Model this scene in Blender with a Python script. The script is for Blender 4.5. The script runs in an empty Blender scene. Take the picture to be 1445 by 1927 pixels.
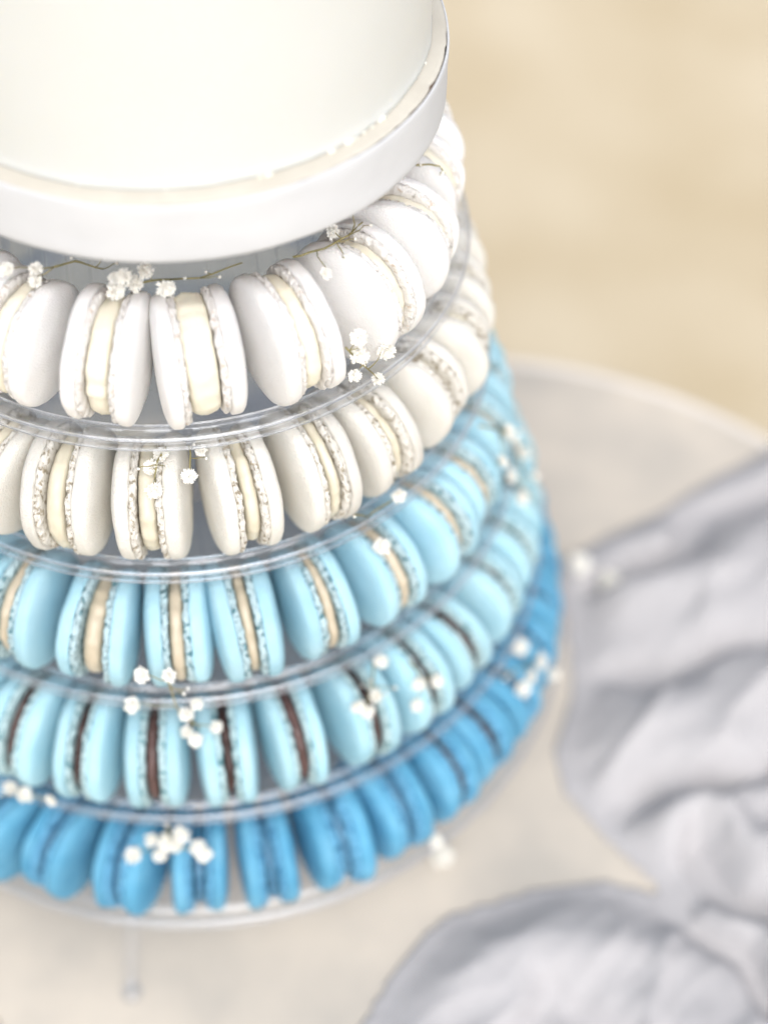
import bpy, math, random
from mathutils import Vector, Matrix, noise

K = 0.01                      # the numbers below are centimetres
R_ = math.radians
scene = bpy.context.scene
col = scene.collection

# ------------------------------------------------------------------ camera
cam_data = bpy.data.cameras.new("camera")
cam = bpy.data.objects.new("camera", cam_data)
col.objects.link(cam)
scene.camera = cam
right = Vector((0.98977783, -0.14124925, 0.01971056))
up = Vector((0.09400513, 0.75007464, 0.65463813))
fwd = Vector((0.10725153, 0.64609341, -0.7556854))
cam.matrix_world = Matrix(((right.x, up.x, -fwd.x, 0.0),
                           (right.y, up.y, -fwd.y, -46.4911 * K),
                           (right.z, up.z, -fwd.z, 59.0972 * K),
                           (0, 0, 0, 1)))
cam_data.sensor_fit = 'HORIZONTAL'
cam_data.sensor_width = 36.0
cam_data.lens = 3250.0 / 1445.0 * 36.0
cam_data.clip_start = 0.01
cam_data.clip_end = 500.0
cam_data.dof.use_dof = True
cam_data.dof.focus_distance = 0.530
cam_data.dof.aperture_fstop = 4.4

# ------------------------------------------------------------------ sky, sun, exposure
SUN_EL, SUN_AZ = 50.0, 178.0          # azimuth: clockwise from +Y, where the light comes from
world = bpy.data.worlds.new("World")
scene.world = world
world.use_nodes = True
wn, wl = world.node_tree.nodes, world.node_tree.links
wn.clear()
sky = wn.new("ShaderNodeTexSky")
sky.sky_type = 'NISHITA'
sky.sun_disc = False
sky.sun_elevation = R_(SUN_EL)
sky.sun_rotation = R_(SUN_AZ)
sky.air_density = 1.0
sky.dust_density = 3.0
hsv = wn.new("ShaderNodeHueSaturation")       # thin overcast: the blue is washed out
hsv.inputs["Saturation"].default_value = 0.42
bgn = wn.new("ShaderNodeBackground")
bgn.inputs["Strength"].default_value = 0.14
wo = wn.new("ShaderNodeOutputWorld")
wl.new(sky.outputs[0], hsv.inputs["Color"])
wl.new(hsv.outputs[0], bgn.inputs["Color"])
wl.new(bgn.outputs[0], wo.inputs["Surface"])

sun_data = bpy.data.lights.new("sun", 'SUN')
sun = bpy.data.objects.new("sun", sun_data)
col.objects.link(sun)
sun_data.energy = 1.5
sun_data.angle = R_(55)
sun_data.color = (1.0, 0.98, 0.955)
sd = Vector((math.sin(R_(SUN_AZ)) * math.cos(R_(SUN_EL)), math.cos(R_(SUN_AZ)) * math.cos(R_(SUN_EL)), math.sin(R_(SUN_EL))))
sun.rotation_euler = sd.to_track_quat('Z', 'Y').to_euler()

scene.view_settings.view_transform = 'Standard'
scene.view_settings.look = 'None'
scene.view_settings.exposure = 0.52
scene.view_settings.gamma = 1.0
cy = scene.cycles
cy.use_denoising = True
try:
    cy.denoiser = 'OPENIMAGEDENOISE'
    cy.denoising_input_passes = 'RGB_ALBEDO_NORMAL'
except Exception:
    pass
cy.max_bounces = 14
cy.transmission_bounces = 12
cy.transparent_max_bounces = 40
cy.diffuse_bounces = 5
cy.glossy_bounces = 5
cy.sample_clamp_indirect = 6.0

# ------------------------------------------------------------------ helpers
def make_mesh(name, verts, faces, smooth=True):
    me = bpy.data.meshes.new(name)
    me.from_pydata([(v[0] * K, v[1] * K, v[2] * K) for v in verts], [], faces)
    me.update()
    if smooth:
        me.polygons.foreach_set("use_smooth", [True] * len(me.polygons))
    return me

def link(name, me, mat=None, parent=None):
    o = bpy.data.objects.new(name, me)
    col.objects.link(o)
    if me is not None and mat is not None and not me.materials:
        me.materials.append(mat)
    if parent:
        o.parent = parent
    return o

def empty(name, loc=(0, 0, 0)):
    o = bpy.data.objects.new(name, None)
    o.empty_display_size = 0.01
    col.objects.link(o)
    o.location = Vector(loc) * K
    return o

def tag(o, label, cat, group=None):
    o["label"] = label
    o["category"] = cat
    if group:
        o["group"] = group
    return o

def lathe(profile, n=160, closed=True, f=None):
    """profile of (r, z) points turned about Z"""
    verts, faces = [], []
    m = len(profile)
    for i in range(n):
        a = 2 * math.pi * i / n
        for j, (r, z) in enumerate(profile):
            if f:
                r, z = f(r, z, a, j)
            verts.append((r * math.cos(a), r * math.sin(a), z))
    for i in range(n):
        i2 = (i + 1) % n
        for j in range(m if closed else m - 1):
            j2 = (j + 1) % m
            faces.append((i * m + j, i2 * m + j, i2 * m + j2, i * m + j2))
    return verts, faces

def tube(points, r0, r1, seg=6):
    verts, faces = [], []
    n = len(points)
    for i, p in enumerate(points):
        p = Vector(p)
        a = Vector(points[max(0, i - 1)])
        b = Vector(points[min(n - 1, i + 1)])
        t = (b - a).normalized()
        s = t.orthogonal().normalized()
        q = t.cross(s)
        r = r0 + (r1 - r0) * i / max(1, n - 1)
        for k in range(seg):
            w = 2 * math.pi * k / seg
            verts.append(p + s * (r * math.cos(w)) + q * (r * math.sin(w)))
    for i in range(n - 1):
        for k in range(seg):
            k2 = (k + 1) % seg
            faces.append((i * seg + k, i * seg + k2, (i + 1) * seg + k2, (i + 1) * seg + k))
    faces.append(tuple(range(seg - 1, -1, -1)))
    faces.append(tuple((n - 1) * seg + k for k in range(seg)))
    return verts, faces

def fbm(p, oct=3):
    s, a = 0.0, 1.0
    p = Vector(p)
    for _ in range(oct):
        s += a * noise.noise(p)
        p = p * 2.07 + Vector((3.1, 1.7, 5.3))
        a *= 0.5
    return s

def nodes_of(name):
    m = bpy.data.materials.new(name)
    m.use_nodes = True
    nt = m.node_tree
    return m, nt.nodes, nt.links, nt.nodes["Principled BSDF"]

def mat_noise(name, c1, c2, scale, rough=0.5, bump=0.0, bump_scale=None, bump_dist=0.0004, stretch=None, spec=0.5, sss=0.0, sss_r=(1, .6, .4), sss_scale=0.003, vary=0.0, contrast=(0.3, 0.7), detail=5.0):
    m, n, l, b = nodes_of(name)
    tc = n.new("ShaderNodeTexCoord")
    src = tc.outputs["Object"]
    if stretch:
        mp = n.new("ShaderNodeMapping")
        mp.inputs["Scale"].default_value = stretch
        l.new(src, mp.inputs["Vector"])
        src = mp.outputs[0]
    oi = n.new("ShaderNodeObjectInfo")
    tx = n.new("ShaderNodeTexNoise")
    tx.noise_dimensions = '4D'
    ml = n.new("ShaderNodeMath"); ml.operation = 'MULTIPLY'; ml.inputs[1].default_value = 37.0
    l.new(oi.outputs["Random"], ml.inputs[0])
    l.new(ml.outputs[0], tx.inputs["W"])
    tx.inputs["Scale"].default_value = scale
    tx.inputs["Detail"].default_value = detail
    l.new(src, tx.inputs["Vector"])
    cr = n.new("ShaderNodeValToRGB")
    cr.color_ramp.elements[0].position, cr.color_ramp.elements[1].position = contrast
    cr.color_ramp.elements[0].color = (*c1, 1)
    cr.color_ramp.elements[1].color = (*c2, 1)
    l.new(tx.outputs["Fac"], cr.inputs[0])
    out = cr.outputs[0]
    if vary:
        h = n.new("ShaderNodeHueSaturation")
        mr = n.new("ShaderNodeMapRange")
        mr.inputs["To Min"].default_value = 1 - vary
        mr.inputs["To Max"].default_value = 1 + vary * 0.5
        l.new(oi.outputs["Random"], mr.inputs["Value"])
        l.new(mr.outputs[0], h.inputs["Value"])
        l.new(out, h.inputs["Color"])
        out = h.outputs[0]
    l.new(out, b.inputs["Base Color"])
    b.inputs["Roughness"].default_value = rough
    b.inputs["Specular IOR Level"].default_value = spec
    if sss:
        b.inputs["Subsurface Weight"].default_value = sss
        b.inputs["Subsurface Radius"].default_value = sss_r
        b.inputs["Subsurface Scale"].default_value = sss_scale
    if bump:
        t2 = n.new("ShaderNodeTexNoise")
        t2.inputs["Scale"].default_value = bump_scale or scale * 4
        t2.inputs["Detail"].default_value = 4.0
        l.new(src, t2.inputs["Vector"])
        bp = n.new("ShaderNodeBump")
        bp.inputs["Strength"].default_value = bump
        bp.inputs["Distance"].default_value = bump_dist
        l.new(t2.outputs["Fac"], bp.inputs["Height"])
        l.new(bp.outputs[0], b.inputs["Normal"])
    return m

def mat_sheet(name, tint, ior=1.45, rough=0.03, haze=0.0, haze_col=(0.6, 0.63, 0.68)):
    """clear thin plastic sheet: see-through, reflecting by Fresnel"""
    m = bpy.data.materials.new(name)
    m.use_nodes = True
    n, l = m.node_tree.nodes, m.node_tree.links
    n.clear()
    tr = n.new("ShaderNodeBsdfTransparent"); tr.inputs[0].default_value = (*tint, 1)
    gl = n.new("ShaderNodeBsdfGlossy"); gl.inputs["Roughness"].default_value = rough
    gl.inputs["Color"].default_value = (0.95, 0.97, 1, 1)
    fr = n.new("ShaderNodeFresnel")
    geo = n.new("ShaderNodeNewGeometry")
    mi = n.new("ShaderNodeMix"); mi.data_type = 'FLOAT'
    mi.inputs[2].default_value = ior
    mi.inputs[3].default_value = 1.0 / ior
    l.new(geo.outputs["Backfacing"], mi.inputs[0])
    l.new(mi.outputs[0], fr.inputs["IOR"])
    base = tr.outputs[0]
    if haze:
        df = n.new("ShaderNodeBsdfDiffuse"); df.inputs[0].default_value = (*haze_col, 1)
        tl = n.new("ShaderNodeBsdfTranslucent"); tl.inputs[0].default_value = (*haze_col, 1)
        mm = n.new("ShaderNodeMixShader"); mm.inputs[0].default_value = 0.5
        l.new(df.outputs[0], mm.inputs[1]); l.new(tl.outputs[0], mm.inputs[2])
        m2 = n.new("ShaderNodeMixShader"); m2.inputs[0].default_value = haze
        l.new(base, m2.inputs[1]); l.new(mm.outputs[0], m2.inputs[2])
        base = m2.outputs[0]
    mx = n.new("ShaderNodeMixShader")
    o = n.new("ShaderNodeOutputMaterial")
    l.new(fr.outputs[0], mx.inputs[0]); l.new(base, mx.inputs[1]); l.new(gl.outputs[0], mx.inputs[2])
    l.new(mx.outputs[0], o.inputs["Surface"])
    return m

def mat_glass(name, tint=(0.97, 0.98, 1.0), rough=0.02, ior=1.46):
    m, n, l, b = nodes_of(name)
    b.inputs["Base Color"].default_value = (*tint, 1)
    b.inputs["Transmission Weight"].default_value = 0.93
    b.inputs["Roughness"].default_value = rough
    b.inputs["IOR"].default_value = ior
    return m

# ------------------------------------------------------------------ materials
M = {}
M['ground'] = mat_noise("sandy_ground", (0.50, 0.405, 0.262), (0.62, 0.535, 0.395), 5.0, 0.95, 0.6, 60, 0.004)
M['table'] = mat_noise("pale_table", (0.46, 0.425, 0.375), (0.62, 0.555, 0.47), 16.0, 0.6, 0.25, 90, 0.0006, contrast=(0.35, 0.62))
M['table_edge'] = mat_noise("table_edge", (0.66, 0.61, 0.55), (0.76, 0.71, 0.65), 20.0, 0.5)
M['cloth'] = mat_noise("grey_linen", (0.425, 0.412, 0.418), (0.455, 0.442, 0.448), 160.0, 0.9, 0.4, 1200, 0.0004)
M['plate'] = mat_sheet("clear_plate", (0.96, 0.965, 0.98), 1.45, 0.04, 0.05, (0.76, 0.77, 0.81))
M['rim'] = mat_glass("clear_rim", (0.95, 0.965, 1.0))
M['lip'] = mat_sheet("clear_lip", (0.97, 0.975, 0.985), 1.6, 0.03, 0.03, (0.8, 0.81, 0.84))
M['column'] = mat_sheet("clear_column", (0.80, 0.845, 0.895), 1.45, 0.10, 0.18, (0.50, 0.56, 0.64))
M['cake'] = mat_noise("buttercream", (0.62, 0.634, 0.617), (0.645, 0.659, 0.643), 14.0, 0.42, 0.12, 30, 0.0008, stretch=(1, 1, 0.45), sss=0.25, sss_r=(1, .8, .5), sss_scale=0.004)
M['crumb'] = mat_noise("cream_crumb", (0.84, 0.82, 0.70), (0.9, 0.88, 0.78), 200.0, 0.5, sss=0.2)
M['icing'] = mat_noise("board_icing", (0.52, 0.485, 0.42), (0.60, 0.57, 0.50), 60.0, 0.5, 0.3, 220, 0.0006)
M['board'] = mat_noise("white_paper", (0.565, 0.578, 0.60), (0.61, 0.62, 0.64), 40.0, 0.75, 0.3, 260, 0.0005)
M['core'] = mat_noise("board_core", (0.16, 0.11, 0.08), (0.30, 0.22, 0.16), 120.0, 0.9)
M['petal'] = mat_noise("white_petal", (0.80, 0.77, 0.70), (0.90, 0.89, 0.85), 500.0, 0.7, sss=0.15, sss_scale=0.001)
M['stem'] = mat_noise("dry_stem", (0.16, 0.15, 0.06), (0.34, 0.29, 0.13), 200.0, 0.7)
M['calyx'] = mat_noise("calyx_green", (0.20, 0.20, 0.09), (0.42, 0.38, 0.22), 400.0, 0.7)

SHELL = [((0.82, 0.812, 0.805), (0.87, 0.865, 0.86)),
         ((0.68, 0.66, 0.605), (0.74, 0.72, 0.67)),
         ((0.345, 0.60, 0.715), (0.44, 0.675, 0.77)),
         ((0.345, 0.60, 0.70), (0.44, 0.675, 0.755)),
         ((0.07, 0.30, 0.49), (0.16, 0.43, 0.615))]
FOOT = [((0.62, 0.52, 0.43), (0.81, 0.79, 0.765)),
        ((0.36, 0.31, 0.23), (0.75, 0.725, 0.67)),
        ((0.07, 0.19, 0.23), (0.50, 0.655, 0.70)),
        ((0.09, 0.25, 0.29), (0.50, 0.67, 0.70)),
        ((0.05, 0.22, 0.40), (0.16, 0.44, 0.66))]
FILL = {'cream': ((0.74, 0.695, 0.555), (0.80, 0.765, 0.65)), 'ivory': ((0.60, 0.555, 0.43), (0.70, 0.66, 0.545)),
        'beige': ((0.48, 0.41, 0.30), (0.60, 0.52, 0.40)), 'chocolate': ((0.035, 0.018, 0.016), (0.075, 0.038, 0.034)),
        'cocoa': ((0.065, 0.035, 0.032), (0.13, 0.072, 0.064)), 'plum': ((0.03, 0.03, 0.05), (0.06, 0.055, 0.08)), 'navy': ((0.05, 0.15, 0.25), (0.09, 0.24, 0.37))}
TN = ['white', 'ivory', 'pale_blue', 'turquoise', 'deep_blue']
for i in range(5):
    M['shell%d' % i] = mat_noise(TN[i] + "_shell", *SHELL[i], 75.0, 0.66, 0.8, 1700, 0.0006, spec=0.4, vary=0.11, contrast=(0.3, 0.7), sss=0.12 if i < 2 else 0.05, sss_scale=0.002)
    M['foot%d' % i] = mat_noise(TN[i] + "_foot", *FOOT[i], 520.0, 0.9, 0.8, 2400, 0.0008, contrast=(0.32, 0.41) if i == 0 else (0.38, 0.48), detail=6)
for k, v in FILL.items():
    M[k] = mat_noise(k + "_filling", *v, 120.0, 0.38, 0.35, 180, 0.0006, sss=0.15 if k in ('cream', 'ivory') else 0, sss_scale=0.002)

# ------------------------------------------------------------------ ground
g = link("ground", make_mesh("ground", [(-6000, -6000, -75), (6000, -6000, -75), (6000, 6000, -75), (-6000, 6000, -75)], [(0, 1, 2, 3)], False), M['ground'])
g["kind"] = "structure"

# ------------------------------------------------------------------ round table
TX, TY, TR, TZ = 11.2, -5.7, 23.7, -4.0
table = tag(empty("round_table", (TX, TY, -75)), "pale round wooden table that the macaron tower stands on", "table")
h = 75 + TZ
prof = [(0.01, h - 2.4), (TR - 0.55, h - 2.4), (TR - 0.55, h - 0.25), (TR - 0.62, h), (0.01, h)]
link("tabletop", make_mesh("tabletop", *lathe(prof, 128)), M['table'], table).data.polygons.foreach_set("use_smooth", [False] * (128 * 5))
prof = [(TR - 0.53, h - 2.5), (TR - 0.06, h - 2.5), (TR, h - 2.4), (TR, h - 0.1), (TR - 0.1, h + 0.02), (TR - 0.45, h + 0.02), (TR - 0.53, h - 0.06)]
link("edge_band", make_mesh("edge_band", *lathe(prof, 128)), M['table_edge'], table)
prof = [(0.01, 2.0), (17.5, 2.0), (19.5, 18), (20.5, 36), (19.5, 54), (18, h - 2.55), (0.01, h - 2.55)]
link("pedestal", make_mesh("pedestal", *lathe(prof, 96)), M['table'], table)
prof = [(0.01, 0.0), (19.0, 0.0), (19.0, 1.7), (18.2, 1.98), (0.01, 1.98)]
link("foot_ring", make_mesh("foot_ring", *lathe(prof, 96)), M['table_edge'], table)

# ------------------------------------------------------------------ stand
TIER_R = [10.26, 11.27, 12.595, 14.04, 15.46]
TIER_Z = [20.8, 15.6, 10.4, 5.2, 0.0]
BOARD_B, BOARD_T, BOARD_R = 27.0, 29.03, 8.62
stand = tag(empty("macaron_stand", (0, 0, TZ)), "clear plastic tiered stand holding rings of white and blue macarons", "stand")
for i in range(5):
    Rr, z = TIER_R[i], TIER_Z[i] - TZ
    rc = Rr - 4.55
    top = (TIER_Z[i - 1] - 0.14 if i else BOARD_B) - TZ
    prof = [(rc - 0.3, z - 0.12), (Rr - 0.72, z - 0.12), (Rr - 0.72, z), (rc - 0.3, z)]
    v, f = lathe(prof, 200)
    tier = link("tier", make_mesh("tier_plate", v, f, False), M['plate'], stand)
    p = [(-0.71, 0.0), (-0.64, 0.15), (-0.56, 0.16), (-0.49, 0.03), (-0.24, 0.0), (-0.19, 0.13), (-0.08, 0.15), (0, 0.07), (0, -0.22), (-0.03, -0.28), (-0.09, -0.28), (-0.12, -0.22), (-0.12, -0.10), (-0.22, -0.12), (-0.55, -0.13), (-0.71, -0.12)]
    prof = [(Rr + a, z + b) for a, b in p]
    me = make_mesh("tier_rim", *lathe(prof, 240))
    rim = link("rim", me, M['lip'], tier)
    for da, db, br in ((-0.035, 0.13, 0.055), (-0.60, 0.185, 0.045), (-0.06, -0.315, 0.04)):       # rounded beads that catch the light
        prof = [(Rr + da + br * math.cos(w), z + db + br * math.sin(w)) for w in [2 * math.pi * q / 10 for q in range(10)]]
        link("bead", make_mesh("rim_bead", *lathe(prof, 240)), M['rim'], rim)
    # small moulded tabs that key the tiers together
    for k in range(6):
        a = R_(-84 + 60 * k + 9 * i)
        t = Vector((-math.sin(a), math.cos(a), 0)); o = Vector((math.cos(a), math.sin(a), 0))
        vs = []
        for dz in (-0.62, -0.285):
            for s, rr in ((-.22, -.10), (.22, -.10), (.22, -.02), (-.22, -.02)):
                vs.append(o * (Rr + rr) + t * s + Vector((0, 0, z + dz)))
        link("tab", make_mesh("tab", vs, [(0, 3, 2, 1), (4, 5, 6, 7), (0, 1, 5, 4), (1, 2, 6, 5), (2, 3, 7, 6), (3, 0, 4, 7)], False), M['lip'], tier)
    def flute(r, zz, a, j, n=44):
        return (r + 0.10 * math.cos(n * a) + 0.05 * math.cos(17 * a + 1)), zz
    steps = 6
    prof = [(rc + 0.25 - 0.5 * s / steps, z + 0.01 + (top - z - 0.02) * s / steps) for s in range(steps + 1)]
    link("column", make_mesh("tier_column", *lathe(prof, 352, False, flute)), M['column'], tier)
for a in (-105, 15, 135):
    o = Vector((math.cos(R_(a)), math.sin(R_(a)), 0))
    pts = [o * (15.0 + 1.4 * t ** 1.3) + Vector((0, 0, 3.9 - 3.6 * t)) for t in [k / 6 for k in range(7)]]
    v, f = tube(pts, 0.34, 0.24, 20)
    lg = link("leg", make_mesh("stand_leg", v, f), M['lip'], stand)
    v, f = lathe([(0.02, 0.01), (0.42, 0.01), (0.46, 0.10), (0.42, 0.24), (0.26, 0.36), (0.02, 0.38)], 32)
    ft = link("foot_pad", make_mesh("foot_pad", v, f), M['lip'], lg)
    ft.location = o * 16.4 * K

# ------------------------------------------------------------------ cake board and cake
board = tag(empty("cake_board", (0.45, -0.6, BOARD_B)), "thick round white cake board on top of the tower under the cake", "cake board")
H = BOARD_T - BOARD_B
def wob(r, z, a, j):
    return r + 0.030 * fbm((3 * math.cos(a), 3 * math.sin(a), z * 0.8), 3), z
prof = [(BOARD_R - 0.10, 0.0), (BOARD_R - 0.02, 0.04), (BOARD_R, 0.12)] + [(BOARD_R, 0.12 + (H - 0.2) * s / 8) for s in range(1, 8)] + [(BOARD_R, H - 0.06), (BOARD_R - 0.015, H - 0.01), (BOARD_R - 0.07, H - 0.005), (BOARD_R - 0.08, H - 0.1), (BOARD_R - 0.10, 0.1)]
link("side_wrap", make_mesh("side_wrap", *lathe(prof, 300, True, wob)), M['board'], board)
prof = [(0.01, 0.005), (BOARD_R - 0.11, 0.005), (BOARD_R - 0.11, H - 0.10), (0.01, H - 0.10)]
link("core", make_mesh("board_core", *lathe(prof, 200)), M['core'], board)
def chip(r, z, a, j):
    if r > BOARD_R - 0.5:
        d = math.degrees(a)
        d = d - 360 if d > 180 else d
        rough = max(0.0, 1 - abs(d + 35) / 45)                # cracked edge on this side
        e = fbm((14 * math.cos(a), 14 * math.sin(a), 1.0), 4)
        r -= 0.012 + rough * (0.016 + 0.075 * max(0, e)) + 0.010 * e
    z += 0.012 * fbm((r * math.cos(a), r * math.sin(a), 0.5), 3)
    return r, z
prof = [(0.01, H - 0.09), (BOARD_R - 0.12, H - 0.09), (BOARD_R - 0.06, H + 0.0), (BOARD_R - 0.10, H + 0.035), (BOARD_R - 0.22, H + 0.045), (BOARD_R - 0.42, H + 0.05), (BOARD_R - 0.7, H + 0.06), (0.01, H + 0.06)]
link("icing_layer", make_mesh("icing_layer", *lathe(prof, 720, True, chip)), M['icing'], board)

cake = tag(empty("cake", (0.42, -0.46, BOARD_T)), "tall smooth cream coloured round cake at the top", "cake")
CR, CH = 8.12, 13.0
def spread(r, z, a, j):
    k = r / CR
    w = 0.025 * fbm((2.2 * math.cos(a), 2.2 * math.sin(a), z * 0.25), 3) + 0.006 * fbm((9 * math.cos(a), 9 * math.sin(a), z * 0.7), 2)
    if z < 0.5:
        w += 0.05 * max(0, fbm((7 * math.cos(a), 7 * math.sin(a), 4), 3)) * (1 - z / 0.5)
    return r + w * k, z
prof = [(CR - 0.04, 0.055), (CR + 0.02, 0.09), (CR + 0.0, 0.2), (CR - 0.02, 0.35), (CR - 0.02, 0.5)] + [(CR - 0.02, 0.5 + (CH - 1.0) * s / 40) for s in range(1, 41)] + [(CR - 0.06, CH - 0.28), (CR - 0.17, CH - 0.1), (CR - 0.34, CH), (CR - 1.5, CH + 0.02), (0.01, CH + 0.02)]
link("buttercream", make_mesh("buttercream", *lathe(prof, 360, False, spread)), M['cake'], cake)
rnd = random.Random(5)
def lump(r, seed, stretch=(1, 1, 1), n=10, m=7):
    vs, fs = [], []
    for i in range(m + 1):
        th = math.pi * i / m
        for j in range(n):
            ph = 2 * math.pi * j / n
            d = Vector((math.sin(th) * math.cos(ph), math.sin(th) * math.sin(ph), math.cos(th)))
            k = r * (1 + 0.45 * fbm(d * 1.7 + Vector((seed * 3.7, seed, 0)), 2))
            vs.append((d.x * k * stretch[0], d.y * k * stretch[1], d.z * k * stretch[2]))
    for i in range(m):
        for j in range(n):
            j2 = (j + 1) % n
            fs.append((i * n + j, i * n + j2, (i + 1) * n + j2, (i + 1) * n + j))
    return vs, fs
for a, r in [(-73, .07), (-72.2, .05), (-58.5, .08), (-57.6, .05), (-54, .10), (-53, .07), (-51.6, .04), (-49.5, .05), (-47, .045), (-44.5, .06), (-43.2, .08), (-42.6, .05), (-74.5, .05), (-22, .04), (-110, .03), (-93, .03)]:
    o = link("icing_crumb", make_mesh("icing_crumb", *lump(r, a, (1.5, 0.9, 0.8))), M['crumb'], cake)
    rr = CR + 0.03
    o.location = (rr * math.cos(R_(a)) * K, rr * math.sin(R_(a)) * K, (0.05 + r * 0.5) * K)
    o.rotation_euler.z = R_(a + 90)

# ------------------------------------------------------------------ macarons
def shell_mesh(seed):
    """dome of one shell; local X points away from the filling"""
    P = [(0.25, 1.72), (0.27, 1.90), (0.275, 2.00), (0.295, 2.045), (0.34, 2.072), (0.40, 2.078)]
    for s in range(1, 15):
        t = s / 14.0
        t = math.sin(t * math.pi / 2) ** 0.9
        x = 0.40 + 0.55 * t
        r = 2.078 * max(0.0, 1 - t ** 4.2) ** 0.44
        P.append((x, max(r, 0.004)))
    N = 72
    vs, fs = [], []
    sd = Vector((seed * 7.3, seed * 2.1, 0))
    for i in range(N):
        a = 2 * math.pi * i / N
        c, s = math.cos(a), math.sin(a)
        low = 0.035 * noise.noise(Vector((c * 0.9, s * 0.9, 0.2)) + sd) + 0.014 * noise.noise(Vector((c * 3, s * 3, 0.2)) + sd)
        for j, (x, r) in enumerate(P):
            q = Vector((c * r, s * r, x))
            d = 0.034 * noise.noise(q * 0.9 + sd) + 0.010 * noise.noise(q * 3.0 + sd)
            if 1 <= j <= 4:
                d += 0.022 * fbm(q * 4.5 + sd, 2)
                xx = x + 0.035 * fbm(Vector((c * 6, s * 6, 1)) + sd, 3)
            else:
                xx = x + (d if j > 6 else 0)
            r2 = r * (1 + low) + (d if j <= 14 else d * 0.3) * (r / 2.078)
            vs.append((xx, r2 * c, r2 * s))
    m = len(P)
    for i in range(N):
        i2 = (i + 1) % N
        for j in range(m - 1):
            fs.append((i * m + j, i2 * m + j, i2 * m + j + 1, i * m + j + 1))
    fs.append(tuple(i * m + m - 1 for i in range(N)))
    return make_mesh("shell", vs, fs)

def foot_mesh(seed, crumb=1.0):
    """ruffled foot with pits and the flat underside that meets the filling"""
    P = [(0.075, 0.02), (0.07, 1.2), (0.055, 1.74), (0.045, 1.86), (0.055, 1.935), (0.085, 1.985), (0.12, 2.01), (0.155, 2.02), (0.19, 2.01), (0.23, 1.99), (0.27, 1.96), (0.29, 1.88)]
    N = 340
    vs, fs = [], []
    sd = Vector((seed * 5.1 + 11, seed * 3.3, 7))
    m = len(P)
    for i in range(N):
        a = 2 * math.pi * i / N
        c, s = math.cos(a), math.sin(a)
        big = 0.05 * fbm(Vector((c * 2.2, s * 2.2, 3)) + sd, 3)
        edge = 0.055 * fbm(Vector((c * 5, s * 5, 5)) + sd, 4)
        low = 0.035 * noise.noise(Vector((c * 0.9, s * 0.9, 0.2)) + sd)
        for j, (x, r) in enumerate(P):
            q = Vector((c * 2.0, s * 2.0, x * 1.3))
            d = 0.0
            if j >= 3:
                n1 = fbm(q * 8.0 + sd, 4)
                n2 = noise.noise(Vector((q.x * 4.2, q.y * 4.2, q.z * 13)) + sd * 2)
                pit = min(0.22, max(0.0, n2 - 0.14 + 0.12 * n1))
                d = big + crumb * (0.030 * n1 + 0.030 * noise.noise(q * 15.0 + sd)) - (0.3 + 0.25 * crumb) * pit * (1 if 4 <= j <= 10 else 0.3)
            xx = x + (edge if 2 <= j <= 5 else 0) + (0.025 * fbm(q * 5 + sd, 2) if j >= 4 else 0)
            r2 = r * (1 + (low if j > 1 else 0)) + d
            vs.append((xx, r2 * c, r2 * s))
    for i in range(N):
        i2 = (i + 1) % N
        for j in range(m - 1):
            fs.append((i * m + j, i2 * m + j, i2 * m + j + 1, i * m + j + 1))
    fs.append(tuple(i * m for i in range(N - 1, -1, -1)))
    return make_mesh("foot", vs, fs)

def filling_mesh(seed):
    """disc of cream between x = -0.5 and 0.5, to be scaled to the gap"""
    P = [(-0.5, 0.02), (-0.5, 1.55), (-0.46, 1.74), (-0.34, 1.83), (-0.17, 1.88), (0, 1.895), (0.17, 1.88), (0.34, 1.83), (0.46, 1.74), (0.5, 1.55), (0.5, 0.02)]
    N = 90
    m = len(P)
    vs, fs = [], []
    sd = Vector((seed * 4.7 + 31, seed, 2))
    for i in range(N):
        a = 2 * math.pi * i / N
        c, s = math.cos(a), math.sin(a)
        low = 0.09 * noise.noise(Vector((c * 1.3, s * 1.3, 0)) + sd) + 0.06 * fbm(Vector((c * 4, s * 4, 1)) + sd, 3)
        for j, (x, r) in enumerate(P):
            d = 0.05 * fbm(Vector((c * 3.5, s * 3.5, x * 2.5)) + sd, 3) if r > 1 else 0
            vs.append((x, (r + d + (low if r > 1 else 0)) * c, (r + d + (low if r > 1 else 0)) * s))
    for i in range(N):
        i2 = (i + 1) % N
        for j in range(m - 1):
            fs.append((i * m + j, i2 * m + j, i2 * m + j + 1, i * m + j + 1))
    return make_mesh("filling", vs, fs)

NV = 7
base_shell = [shell_mesh(s) for s in range(NV)]
base_foot = [foot_mesh(s) for s in range(NV)]
soft_foot = [foot_mesh(s + 20, 0.8) for s in range(NV)]
base_fill = [filling_mesh(s) for s in range(NV)]
cache = {}
def variant(kind, lst, s, mat):
    key = (kind, s, mat.name)
    if key not in cache:
        me = lst[s].copy()
        me.materials.clear()
        me.materials.append(mat)
        cache[key] = me
    return cache[key]

def ring_radius(i, deg):
    t = min(1.0, max(0.0, (deg + 75) / 60.0))
    return TIER_R[i] - (1.70 + 0.65 * t)

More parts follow.
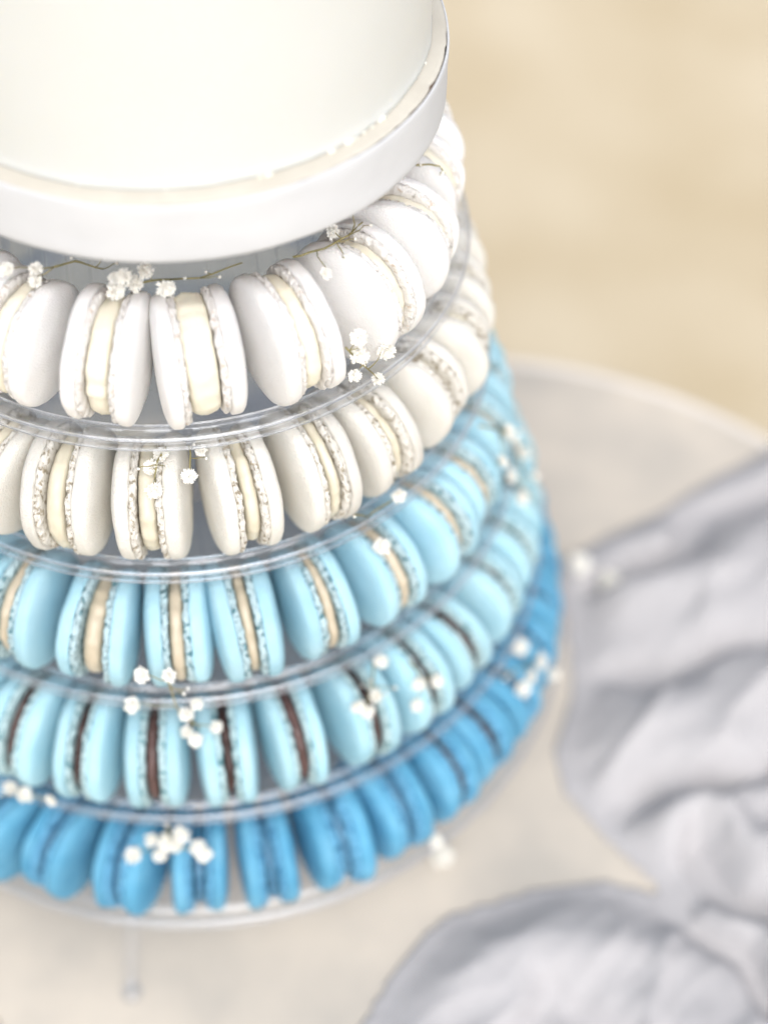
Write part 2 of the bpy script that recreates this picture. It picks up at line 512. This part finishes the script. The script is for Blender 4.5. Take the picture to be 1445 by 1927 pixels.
RAD = 2.07
def macaron(i, deg, gap, fill, yaw=0.0, splay=0.0, tilt=0.0, dr=0.0, fillr=1.0, axial=0.92, size=1.0, rng=None):
    """one macaron standing on its edge on tier i; local X runs along the ring"""
    rc = ring_radius(i, deg) + dr
    a = R_(deg)
    root = empty("macaron", (rc * math.cos(a), rc * math.sin(a), TIER_Z[i] + 0.01))
    root.rotation_euler = (0, R_(tilt), a + math.pi / 2 + R_(yaw))
    zc = RAD * size * 1.0 * K
    for s in (1, -1):
        sv = rng.randrange(NV)
        sh = link("shell", variant('s', base_shell, sv, M['shell%d' % i]), None, root)
        sh.location = (s * (gap / 2) * K, rng.uniform(-.05, .05) * K, zc + rng.uniform(-.02, .02) * K)
        # splay opens the two shells towards the outside of the ring (local -Y)
        rot = Matrix.Rotation(R_(0 if s > 0 else 180), 4, 'Z') @ Matrix.Rotation(rng.uniform(0, 6.28), 4, 'X')
        sh.rotation_euler = (Matrix.Rotation(s * R_(splay + rng.uniform(-1.2, 1.2)), 4, 'Z') @ Matrix.Rotation(s * R_(rng.uniform(-1.5, 1.5)), 4, 'Y') @ rot).to_euler()
        sh.scale = (axial * size * rng.uniform(.93, 1.06), size * rng.uniform(.97, 1.02), size * rng.uniform(.97, 1.02))
        link("foot", variant('f', soft_foot if i == 0 else base_foot, rng.randrange(NV), M['foot%d' % i]), None, sh)
    fl = link("filling", variant('c', base_fill, rng.randrange(NV), M[fill]), None, root)
    fl.location = (0, rng.uniform(-.09, .05) * K, zc + rng.uniform(-.06, .06) * K)
    fl.rotation_euler = (rng.uniform(0, 6.28), 0, 0)
    fl.scale = (gap + 0.10, fillr * size * (0.97 if i < 2 else 0.95), fillr * size * (0.97 if i < 2 else 0.95))
    return root

# per tier: (angle, gap, filling, yaw, splay, radial nudge, filling radius)
TIERS = [
    [(-159, .6, 'cream', 0, 0, 0, 1), (-141, .6, 'cream', 3, 0, 0, 1), (-123.5, .55, 'cream', 4, 1, 0, 1), (-104.5, .66, 'cream', 0, 2, 0, 1.0), (-86.5, .80, 'cream', 3, 1, 0.02, 1.02),
     (-67.5, .55, 'cream', 1, 1, .12, .98), (-49, .5, 'cream', 3, 1, .12, .97), (-30.5, .42, 'cream', 10, 1, .1, .97), (-13, .5, 'cream', 0, 0, 0, 1), (5, .5, 'cream', 0, 0, 0, 1), (23, .5, 'cream', 0, 0, 0, 1)],
    [(-143.5, .5, 'ivory', 0, 0, 0, 1), (-127.5, .5, 'ivory', 0, 0, .1, 1), (-112.8, .50, 'ivory', 2, 2, 0, 1), (-97.5, .46, 'ivory', 0, 1, .0, .97), (-81.8, .50, 'ivory', 2, 1.5, 0, .97),
     (-67.6, .36, 'ivory', -2, 1, .05, .97), (-52.8, .42, 'ivory', 2, 2, .12, .95), (-38.2, .36, 'ivory', 5, 2, .12, .93), (-23.5, .36, 'ivory', 8, 1, .2, .97), (-9.8, .36, 'ivory', 0, 0, .2, 1), (4.5, .36, 'ivory', 0, 0, .2, 1), (19, .36, 'ivory', 0, 0, .2, 1)],
    [(-148, .4, 'beige', 0, 0, 0, 1), (-135, .45, 'beige', 0, 0, 0, 1), (-122.3, .48, 'beige', 2, 2, 0, .98), (-109, .55, 'beige', 2, 4, 0, .93), (-95.3, .50, 'beige', 1, 1, 0, 1.0), (-82.8, .34, 'beige', 0, 0, 0, .98),
     (-70, .38, 'beige', -1, 1, 0, 1.0), (-56.8, .45, 'beige', -1, 1, .08, 1.01), (-43.8, .40, 'beige', 0, 2, .08, .98), (-31.4, .36, 'beige', 0, 1, .08, .96), (-19.4, .32, 'beige', 0, 0, 0, 1), (-7.6, .32, 'beige', 0, 0, 0, 1), (4.2, .32, 'beige', 0, 0, 0, 1), (16, .32, 'beige', 0, 0, 0, 1)],
    [(-144, .32, 'cocoa', 0, 0, 0, 1), (-132.8, .34, 'chocolate', 0, 0, 0, 1), (-121.4, .34, 'cocoa', 2, 1, 0, .97), (-110.4, .30, 'chocolate', 1, 0, 0, .95), (-99.8, .40, 'cocoa', 0, 2, 0, .95), (-88.8, .38, 'chocolate', 0, 0, 0, .97), (-77.9, .40, 'cocoa', 0, 0, 0, 1.0),
     (-66.6, .34, 'chocolate', -1, 1, .04, .96), (-55.6, .32, 'chocolate', -1, 1, .05, .96), (-44.8, .32, 'chocolate', 0, 1, .06, .97), (-34.2, .32, 'chocolate', 0, 0, .06, .97), (-23.8, .32, 'chocolate', 0, 0, .06, .97), (-13.4, .3, 'chocolate', 0, 0, .06, .97), (-3, .3, 'chocolate', 0, 0, 0, 1), (7.4, .3, 'chocolate', 0, 0, 0, 1), (18, .3, 'chocolate', 0, 0, 0, 1)],
    [(-144.5, .3, 'plum', 0, 0, 0, 1), (-134.8, .3, 'plum', 0, 0, 0, 1), (-125, .26, 'navy', -13, 0, 0, .93), (-114.6, .26, 'navy', -14, 0, 0, .93), (-104.2, .28, 'navy', -10, 0, 0, .93), (-94.6, .42, 'navy', 0, 0, 0, .95), (-84.2, .36, 'navy', 0, 0, 0, .96), (-73.8, .36, 'navy', -1, 0, 0, .96),
     (-63.8, .36, 'navy', -2, 0, 0, .96), (-54.2, .30, 'chocolate', -2, 0, 0, .98), (-45, .30, 'chocolate', -2, 0, 0, .98), (-35.8, .3, 'plum', 0, 0, 0, 1), (-26.6, .3, 'plum', 0, 0, 0, 1), (-17.4, .3, 'plum', 0, 0, 0, 1), (-8.2, .3, 'plum', 0, 0, 0, 1), (1, .3, 'plum', 0, 0, 0, 1), (10.2, .3, 'plum', 0, 0, 0, 1), (19.4, .3, 'plum', 0, 0, 0, 1)],
]
AXIAL = [0.97, 0.99, 1.02, 1.02, 1.05]
GAPK = [0.95, 0.92, 0.86, 0.82, 0.9]
COLR = ["white", "ivory", "pale blue", "turquoise blue", "deep blue"]
TIERNAME = ["uppermost tier", "second tier down", "middle tier", "fourth tier down", "lowest tier"]
FILLNAME = {'cream': "cream", 'ivory': "ivory cream", 'beige': "beige", 'chocolate': "dark chocolate", 'cocoa': "brown chocolate", 'plum': "dark", 'navy': "dark blue"}
ORD = ["first", "second", "third", "fourth", "fifth", "sixth", "seventh", "eighth", "ninth", "tenth", "eleventh", "twelfth", "thirteenth", "fourteenth", "fifteenth", "sixteenth", "seventeenth"]
SKIP = [1, 1, 1, 1, 2]          # the leftmost ones stand outside the picture
rng = random.Random(11)
for i, lst in enumerate(TIERS):
    for j, (deg, gap, fill, yaw, splay, dr, fr) in enumerate(lst):
        o = macaron(i, deg + rng.uniform(-.25, .25), gap * GAPK[i] * rng.uniform(.8, 1.12), fill, yaw + rng.uniform(-2.5, 2.5), splay + rng.uniform(-1, 1.5), rng.uniform(-3.0, 3.0), dr + rng.uniform(-.08, .08), fr, AXIAL[i] * rng.uniform(.92, 1.05), rng.uniform(.965, 1.02), rng)
        j2 = j - SKIP[i]
        if j2 < 0:
            lab = "%s macaron %s the left edge of the picture on the %s" % (COLR[i], "just outside" if j2 == -1 else "further outside", TIERNAME[i])
        else:
            lab = "%s macaron with %s filling, %s from left on %s" % (COLR[i], FILLNAME[fill], ORD[j2], TIERNAME[i])
        tag(o, lab, "macaron", "%s macarons standing around the %s" % (COLR[i], TIERNAME[i]))

# ------------------------------------------------------------------ baby's breath
def flower_mesh(seed, half=False):
    r = random.Random(seed)
    vs, fs = [], []
    layers = [(11, 0.31, 12), (11, 0.30, 36), (9, 0.26, 58), (6, 0.18, 78)]
    for n, L, el in layers:
        for k in range(n):
            az = 2 * math.pi * (k + r.uniform(-.35, .35)) / n
            e = R_(el + r.uniform(-12, 12))
            ln = L * r.uniform(.8, 1.15)
            w = 0.066 * r.uniform(.75, 1.3)
            d = Vector((math.cos(az) * math.cos(e), math.sin(az) * math.cos(e), math.sin(e)))
            s = Vector((-math.sin(az), math.cos(az), 0))
            s = (s + d.cross(s) * r.uniform(-.6, .6)).normalized()
            nrm = d.cross(s).normalized()
            b = len(vs)
            pts = [d * (ln * .12) - s * w * .3, d * (ln * .12) + s * w * .3,
                   d * (ln * .62) - s * w + nrm * .02, d * (ln * .62) + nrm * -.015, d * (ln * .62) + s * w + nrm * .02,
                   d * ln - s * w * .8 + nrm * r.uniform(-.05, .05), d * (ln * .90) + nrm * r.uniform(-.04, .04), d * (ln * 1.02) + s * w * .8 + nrm * r.uniform(-.05, .05)]
            th = nrm * 0.012
            vs += pts + [p - th for p in pts]
            q = [(0, 1, 3), (0, 3, 2), (1, 4, 3), (2, 3, 6, 5), (3, 4, 7, 6)]
            fs += [tuple(b + x for x in t) for t in q]
            fs += [tuple(b + 8 + x for x in reversed(t)) for t in q]
            bd = [0, 1, 4, 7, 6, 5, 2]
            for u in range(7):
                x, y = bd[u], bd[(u + 1) % 7]
                fs.append((b + y, b + x, b + 8 + x, b + 8 + y))
    return make_mesh("flower", vs, fs, False)

def calyx_mesh():
    P = [(0.02, -0.16), (0.045, -0.14), (0.075, -0.07), (0.085, 0.0), (0.07, 0.05), (0.02, 0.06)]
    v, f = lathe(P, 10, False)
    return make_mesh("calyx", v, f)

flowers = [flower_mesh(s) for s in range(5)]
for me in flowers:
    me.materials.append(M['petal'])
calyx = calyx_mesh()
calyx.materials.append(M['calyx'])
bud_me = make_mesh("bud", *lump(0.11, 3.3, (0.9, 0.9, 1.25)))
bud_me.materials.append(M['petal'])
frng = random.Random(3)

def add_flower(parent, p, size, origin, facing=None, bud=False):
    o = link("bud" if bud else "flower", bud_me if bud else flowers[frng.randrange(5)], None, parent)
    o.location = (Vector(p) - Vector(origin)) * K
    if facing is None:
        rad = Vector((p[0], p[1], 0)).normalized()
        facing = rad * frng.uniform(.3, 1.0) + Vector((0, 0, frng.uniform(.3, 1.0))) + Vector((frng.uniform(-.6, .6), frng.uniform(-.6, .3), 0))
    q = Vector(facing).normalized().to_track_quat('Z', 'Y')
    o.rotation_euler = (q.to_matrix() @ Matrix.Rotation(frng.uniform(0, 6.28), 3, 'Z')).to_euler()
    o.scale = (size, size, size)
    link("calyx", calyx, None, o)
    return o

def bend(a, b, n=5, sag=0.06, seed=0):
    a, b = Vector(a), Vector(b)
    L = (b - a).length
    out = []
    for k in range(n + 1):
        t = k / n
        j = Vector((noise.noise(Vector((t * 2, seed, 1))), noise.noise(Vector((t * 2, seed, 7))), noise.noise(Vector((t * 2, seed, 13))))) * (sag * L)
        out.append(a.lerp(b, t) + j * math.sin(math.pi * t))
    return out

def sprig(label, fl, stem, size=1.0, group="sprigs of baby's breath tucked among the macarons", buds=()):
    """fl: flower positions; stem: main stem polyline; every flower gets a twig to the nearest stem point"""
    origin = stem[0]
    root = tag(empty("flower_sprig", origin), label, "flower", group)
    vs, fs = [], []
    def add(pts, r0, r1):
        v, f = tube([Vector(p) - Vector(origin) for p in pts], r0, r1)
        b = len(vs)
        vs.extend(v); fs.extend(tuple(b + x for x in t) for t in f)
    pts = []
    for k in range(len(stem) - 1):
        pts += bend(stem[k], stem[k + 1], 4, 0.08, k + len(label))[(0 if k == 0 else 1):]
    add(pts, 0.035, 0.022)
    for k, p in enumerate(list(fl) + list(buds)):
        q = min(pts, key=lambda s: (Vector(s) - Vector(p)).length + 0.2 * frng.random())
        if (Vector(q) - Vector(p)).length > 0.08:
            add(bend(q, p, 4, 0.15, k * 3 + 1), 0.02, 0.014)
    extra = []
    for k in range(min(4, len(fl))):                          # side twigs that end in small buds
        q = Vector(pts[frng.randrange(1, len(pts))])
        rad = Vector((q.x, q.y, 0)).normalized()
        b = q + rad * frng.uniform(.05, .3) + Vector((frng.uniform(-.6, .6), frng.uniform(-.2, .2), frng.uniform(-.1, .5)))
        add(bend(q, b, 4, 0.15, k * 5 + 2), 0.016, 0.012)
        extra.append(b)
    st = link("stem", make_mesh("stem", vs, fs), M['stem'], root)
    for p in fl:
        add_flower(root, p, size * frng.uniform(.68, .98), origin)
    for p in list(buds) + extra:
        add_flower(root, p, size * (.8 if p in buds else .5), origin, None, True)
    return root

sprig("baby's breath sprig with three white blossoms at the far left under the cake board",
      [(-4.85, -7.0, 25.35), (-4.0, -6.95, 25.25), (-4.08, -7.0, 24.85)], [(-3.5, -6.6, 25.0), (-2.9, -6.3, 24.9), (-2.1, -6.4, 24.6)])
sprig("baby's breath sprig with six blossoms and bent bare stem left of centre, uppermost tier",
      [(-1.45, -7.7, 25.35), (-1.7, -7.4, 25.0), (-.85, -7.2, 25.1), (-1.2, -7.45, 24.85), (-1.78, -7.6, 24.75), (-.30, -7.75, 24.85)],
      [(-1.5, -7.2, 24.6), (-.4, -7.2, 24.7), (.75, -7.15, 24.6), (2.05, -6.9, 24.85)])
sprig("thin dark sprig with small buds leaning up against the cake board's lower edge",
      [(4.85, -6.15, 25.15), (4.45, -7.85, 25.0)], [(3.55, -7.05, 25.05), (4.52, -6.9, 25.15), (5.3, -6.45, 25.2), (5.8, -6.0, 25.3)],
      0.95, buds=[(5.5, -6.45, 26.35), (5.1, -7.2, 25.05)])
sprig("baby's breath sprig with five blossoms lying over the uppermost tier's clear rim",
      [(5.25, -9.2, 23.55), (5.3, -9.3, 22.95), (6.25, -8.5, 22.25), (5.15, -9.3, 22.1), (6.0, -8.6, 21.15)],
      [(4.85, -9.4, 23.4), (5.3, -9.25, 22.6), (5.7, -8.9, 21.8)], 1.05)
sprig("baby's breath with three blossoms stacked in line over the third macaron filling, second tier",
      [(-.94, -9.75, 19.85), (-1.24, -10.15, 19.75), (-1.23, -10.85, 19.45)], [(-.75, -9.5, 19.9), (-1.05, -10.1, 19.95), (-1.18, -10.6, 19.7)])
sprig("baby's breath with two blossoms hanging from a thin stem between two second tier macarons",
      [(.31, -9.7, 19.85), (-.12, -10.5, 19.55)], [(-.05, -9.6, 19.95), (-.02, -9.9, 19.95), (-.1, -10.4, 19.7)])
sprig("single blossom with a pale stem resting on the second tier's clear rim",
      [(6.7, -8.95, 16.0)], [(4.9, -10.3, 16.9), (5.55, -9.75, 15.95), (6.6, -8.9, 15.85)])
sprig("curled dry sprig on the white macarons right beside the cake board",
      [], [(7.9, -3.0, 24.95), (8.35, -2.95, 24.9), (8.7, -2.9, 24.75), (8.85, -3.1, 24.6)], 0.8, buds=[(8.75, -3.05, 24.6), (8.05, -2.95, 24.9)])
sprig("dense cluster of blossoms with dark stems at the tower's right outline",
      [(11.4, -4.4, 13.7), (10.95, -5.75, 13.6), (12.9, -1.7, 9.4), (13.25, -2.4, 8.75), (12.45, -3.7, 9.15), (11.8, -4.0, 10.8), (11.9, -3.5, 12.3), (12.1, -3.0, 11.6), (12.4, -2.4, 10.4)],
      [(10.3, -4.7, 14.5), (11.2, -4.5, 13.9), (11.95, -3.4, 12.1), (12.5, -2.6, 10.2), (12.7, -2.6, 9.2)], 1.2)
sprig("hanging sprig of eight blossoms in front of the fourth tier's chocolate macarons",
      [(-2.25, -12.98, 12.9), (-1.39, -13.1, 12.9), (-2.75, -12.75, 10.9), (-.99, -13.0, 10.5), (-.63, -12.85, 10.8), (-.06, -12.95, 9.45), (-1.03, -13.05, 9.4), (-.77, -13.3, 9.3)],
      [(-1.45, -13.1, 12.6), (-1.35, -13.0, 11.4), (-1.2, -13.0, 10.4), (-.6, -12.95, 9.6)], 1.05)
sprig("blossoms dotted along the dark filling of the seventh turquoise macaron from left",
      [(5.23, -12.7, 9.0), (5.59, -12.25, 9.2), (4.91, -12.55, 9.2), (5.95, -11.0, 9.55)], [(5.7, -11.0, 9.55), (5.55, -11.75, 9.45), (5.25, -12.5, 9.15)], 0.95, buds=[(6.31, -11.95, 9.15)])
sprig("three blossoms on the eighth turquoise macaron from left, fourth tier",
      [(7.2, -11.75, 8.95), (7.88, -11.5, 8.7), (7.05, -12.3, 8.45)], [(6.95, -11.0, 9.4), (7.25, -11.5, 9.1), (7.2, -12.0, 8.75)])
sprig("low sprig with three blossoms at the left edge on the fourth tier's rim",
      [(-7.55, -12.15, 5.75), (-7.0, -12.75, 6.1), (-6.0, -13.15, 6.3)], [(-7.7, -11.9, 5.6), (-7.0, -12.5, 5.85), (-6.2, -13.0, 6.1)], 1.1)
sprig("blurred bunch of blossoms hanging over the front of the lowest tier",
      [(-3.4, -14.5, 4.1), (-2.75, -14.1, 4.4), (-2.45, -14.6, 4.15), (-1.9, -14.4, 4.3), (-1.6, -14.1, 4.6), (-.9, -14.75, 4.15), (-1.1, -14.6, 4.3), (-2.2, -14.3, 4.5)],
      [(-2.1, -14.15, 5.3), (-2.0, -14.3, 4.7), (-1.9, -14.5, 4.2)], 1.2)
sprig("bunch of blossoms on the deep blue macarons at the lowest tier's right end",
      [(11.95, -8.9, 3.7), (12.85, -7.6, 3.65), (13.55, -7.6, 2.6), (12.1, -7.2, 4.2), (12.4, -8.4, 3.7)], [(11.2, -8.6, 4.15), (11.8, -8.2, 4.1), (12.6, -7.9, 3.7)], 1.3)

def loose(label, p, size, facing=(0.2, -0.6, 0.8)):
    root = tag(empty("loose_blossom", p), label, "flower", "loose blossoms")
    add_flower(root, p, size, p, facing)
    v, f = tube([Vector((0, 0, -.1 * size)), Vector((.12, .06, -.2)), Vector((.3, .2, -.22))], 0.02, 0.014)
    link("stem", make_mesh("stem", v, f), M['stem'], root)

loose("single white blossom caught in the seventh pale blue macaron from left, middle tier", (6.02, -9.95, 14.6), 1.0)
loose("small white blossom caught at the lower edge of a deep blue macaron", (7.75, -14.1, 1.9), 0.9)
loose("blurred white blossom lying on the bare table in front of the stand", (8.65, -11.62, -3.72), 1.5)
loose("pale blossom on the grey cloth next to the lowest tier", (17.3, 2.2, -2.9), 1.7)
loose("pale blossom lying in the dark fold of the grey cloth", (18.6, 1.3, -3.2), 1.7)

# ------------------------------------------------------------------ grey cloth
OUT = [(16.18, 3.48), (18.97, 4.45), (22.51, 6.05), (28.65, 9.2), (31.5, 9.6), (33.8, 4), (34.2, -5), (32, -14), (27, -20.5), (21, -25), (14, -28), (8.2, -27.5), (4.2, -24.0), (3.4, -20.4), (4.4, -18.32), (6.4, -15.99), (8.61, -14.19), (12.07, -13.2), (14.92, -13.34), (17.31, -14.5), (15.36, -11.4), (14.25, -9.18), (14.2, -7.18), (15.6, -4.03), (16.3, 0.31)]
def inside(x, y):
    x, y = x + 0.5 * noise.noise(Vector((x * 0.2, y * 0.2, 61))), y + 0.5 * noise.noise(Vector((x * 0.2, y * 0.2, 67)))
    c = False
    n = len(OUT)
    for i in range(n):
        x1, y1 = OUT[i]; x2, y2 = OUT[(i + 1) % n]
        if (y1 > y) != (y2 > y) and x < (x2 - x1) * (y - y1) / (y2 - y1) + x1:
            c = not c
    return c
def seg_dist(x, y, pl, closed=False):
    best = 1e9
    n = len(pl)
    for i in range(n if closed else n - 1):
        x1, y1 = pl[i]; x2, y2 = pl[(i + 1) % n]
        dx, dy = x2 - x1, y2 - y1
        t = max(0, min(1, ((x - x1) * dx + (y - y1) * dy) / (dx * dx + dy * dy + 1e-9)))
        d = math.hypot(x - x1 - t * dx, y - y1 - t * dy)
        best = min(best, d)
    return best
RIDGE = [([(30, 9.0), (22.4, 5.2), (16.9, 2.9)], 0.9, 0.8), ([(28.5, 6.2), (21.63, 3.1), (18.0, 1.5)], -1.5, 0.75),
         ([(19.5, 0.0), (24, 0.9), (29, 2.4)], 0.7, 1.8), ([(16.6, -3.6), (18.58, -4.35), (21.93, -3.62), (26, -2.4)], -1.3, 0.8),
         ([(16.4, -6.6), (19.12, -6.8), (24.5, -6.0)], 0.8, 1.8), ([(16.4, -10.6), (20.7, -9.87), (24.5, -9.0)], -1.5, 0.8),
         ([(17.4, -11.9), (18.96, -11.3), (20.52, -12.18), (22.3, -14.2)], 1.0, 0.9), ([(18.3, -13.0), (20.0, -14.6), (21.6, -17.0)], -1.4, 0.7),
         ([(8.5, -17.2), (11.72, -16.2), (14.41, -16.6), (16.54, -18.2), (17.68, -20.3)], 0.6, 2.0), ([(10.2, -20.4), (12.14, -18.9), (13.6, -20.6)], -1.2, 1.0),
         ([(17.6, -15.3), (19.4, -17.81), (20.15, -20.0)], -1.3, 0.7), ([(19.6, -16.4), (21.5, -19.0)], 0.8, 0.9)]
def cloth_h(x, y):
    e = seg_dist(x + 0.5 * noise.noise(Vector((x * 0.2, y * 0.2, 61))), y + 0.5 * noise.noise(Vector((x * 0.2, y * 0.2, 67))), OUT, True)
    wx = 0.9 * noise.noise(Vector((x * 0.3, y * 0.3, 11)))
    wy = 0.9 * noise.noise(Vector((x * 0.3, y * 0.3, 17)))
    def sm(w):
        t = min(1.0, e / w)
        return t * t * (3 - 2 * t)
    hgt = 0.02 + 0.40 * sm(2.4) + (0.95 if y > -11 else max(0.35, 0.95 + 0.2 * (y + 11))) * sm(7.0)
    hgt += sm(1.5) * (0.30 * noise.noise(Vector((x * 0.28, y * 0.28, 3))) + 0.06 * noise.noise(Vector((x * 0.8, y * 0.8, 8))))
    u, v = 0.80 * x + 0.60 * y, -0.60 * x + 0.80 * y
    hgt += 0.50 * sm(3.0) * (1 - abs(noise.noise(Vector((u * 0.11 + wx * 0.25, v * 0.36 + wy * 0.25, 21))))) ** 4
    hgt += 0.10 * sm(2.5) * (1 - abs(noise.noise(Vector((u * 0.3 + wx * 0.4, v * 0.9, 41))))) ** 5
    k = 0.85 * sm(3.0)
    for pl, hh, w in RIDGE:
        d = seg_dist(x + wx, y + wy, pl)
        hgt += k * hh * math.exp(-(d / w) ** 2)
    hgt = max(0.02 + 0.05 * sm(1.0), hgt)
    d = math.hypot(x - TX, y - TY) - (TR + 0.1)
    z = TZ + hgt
    if d > -0.6:                                            # hangs over the table's edge
        z -= 1.6 * (d + 0.6) ** 1.5 if d < 1.5 else 1.6 * 2.1 ** 1.5 + 4.0 * (d - 1.5)
    return max(z, TZ + 0.015) if d < -0.05 else z
step = 0.2
idx, cv, cf = {}, [], []
nx, ny = int(33 / step), int(40 / step)
for iy in range(ny):
    for ix in range(nx):
        x, y = 2.5 + ix * step, -28.5 + iy * step
        if inside(x, y):
            idx[(ix, iy)] = len(cv)
            cv.append([x, y, 0.0])
for (ix, iy) in list(idx):
    k = [(ix, iy), (ix + 1, iy), (ix + 1, iy + 1), (ix, iy + 1)]
    if all(q in idx for q in k):
        cf.append(tuple(idx[q] for q in k))
for v in cv:
    v[2] = cloth_h(v[0], v[1])
me = make_mesh("linen_cloth", cv, cf)
cloth = link("linen_cloth", me, M['cloth'])
tag(cloth, "crumpled grey linen cloth lying in folds on the table", "cloth")
so = cloth.modifiers.new("thickness", 'SOLIDIFY')
so.thickness = 0.05 * K
so.offset = 1.0
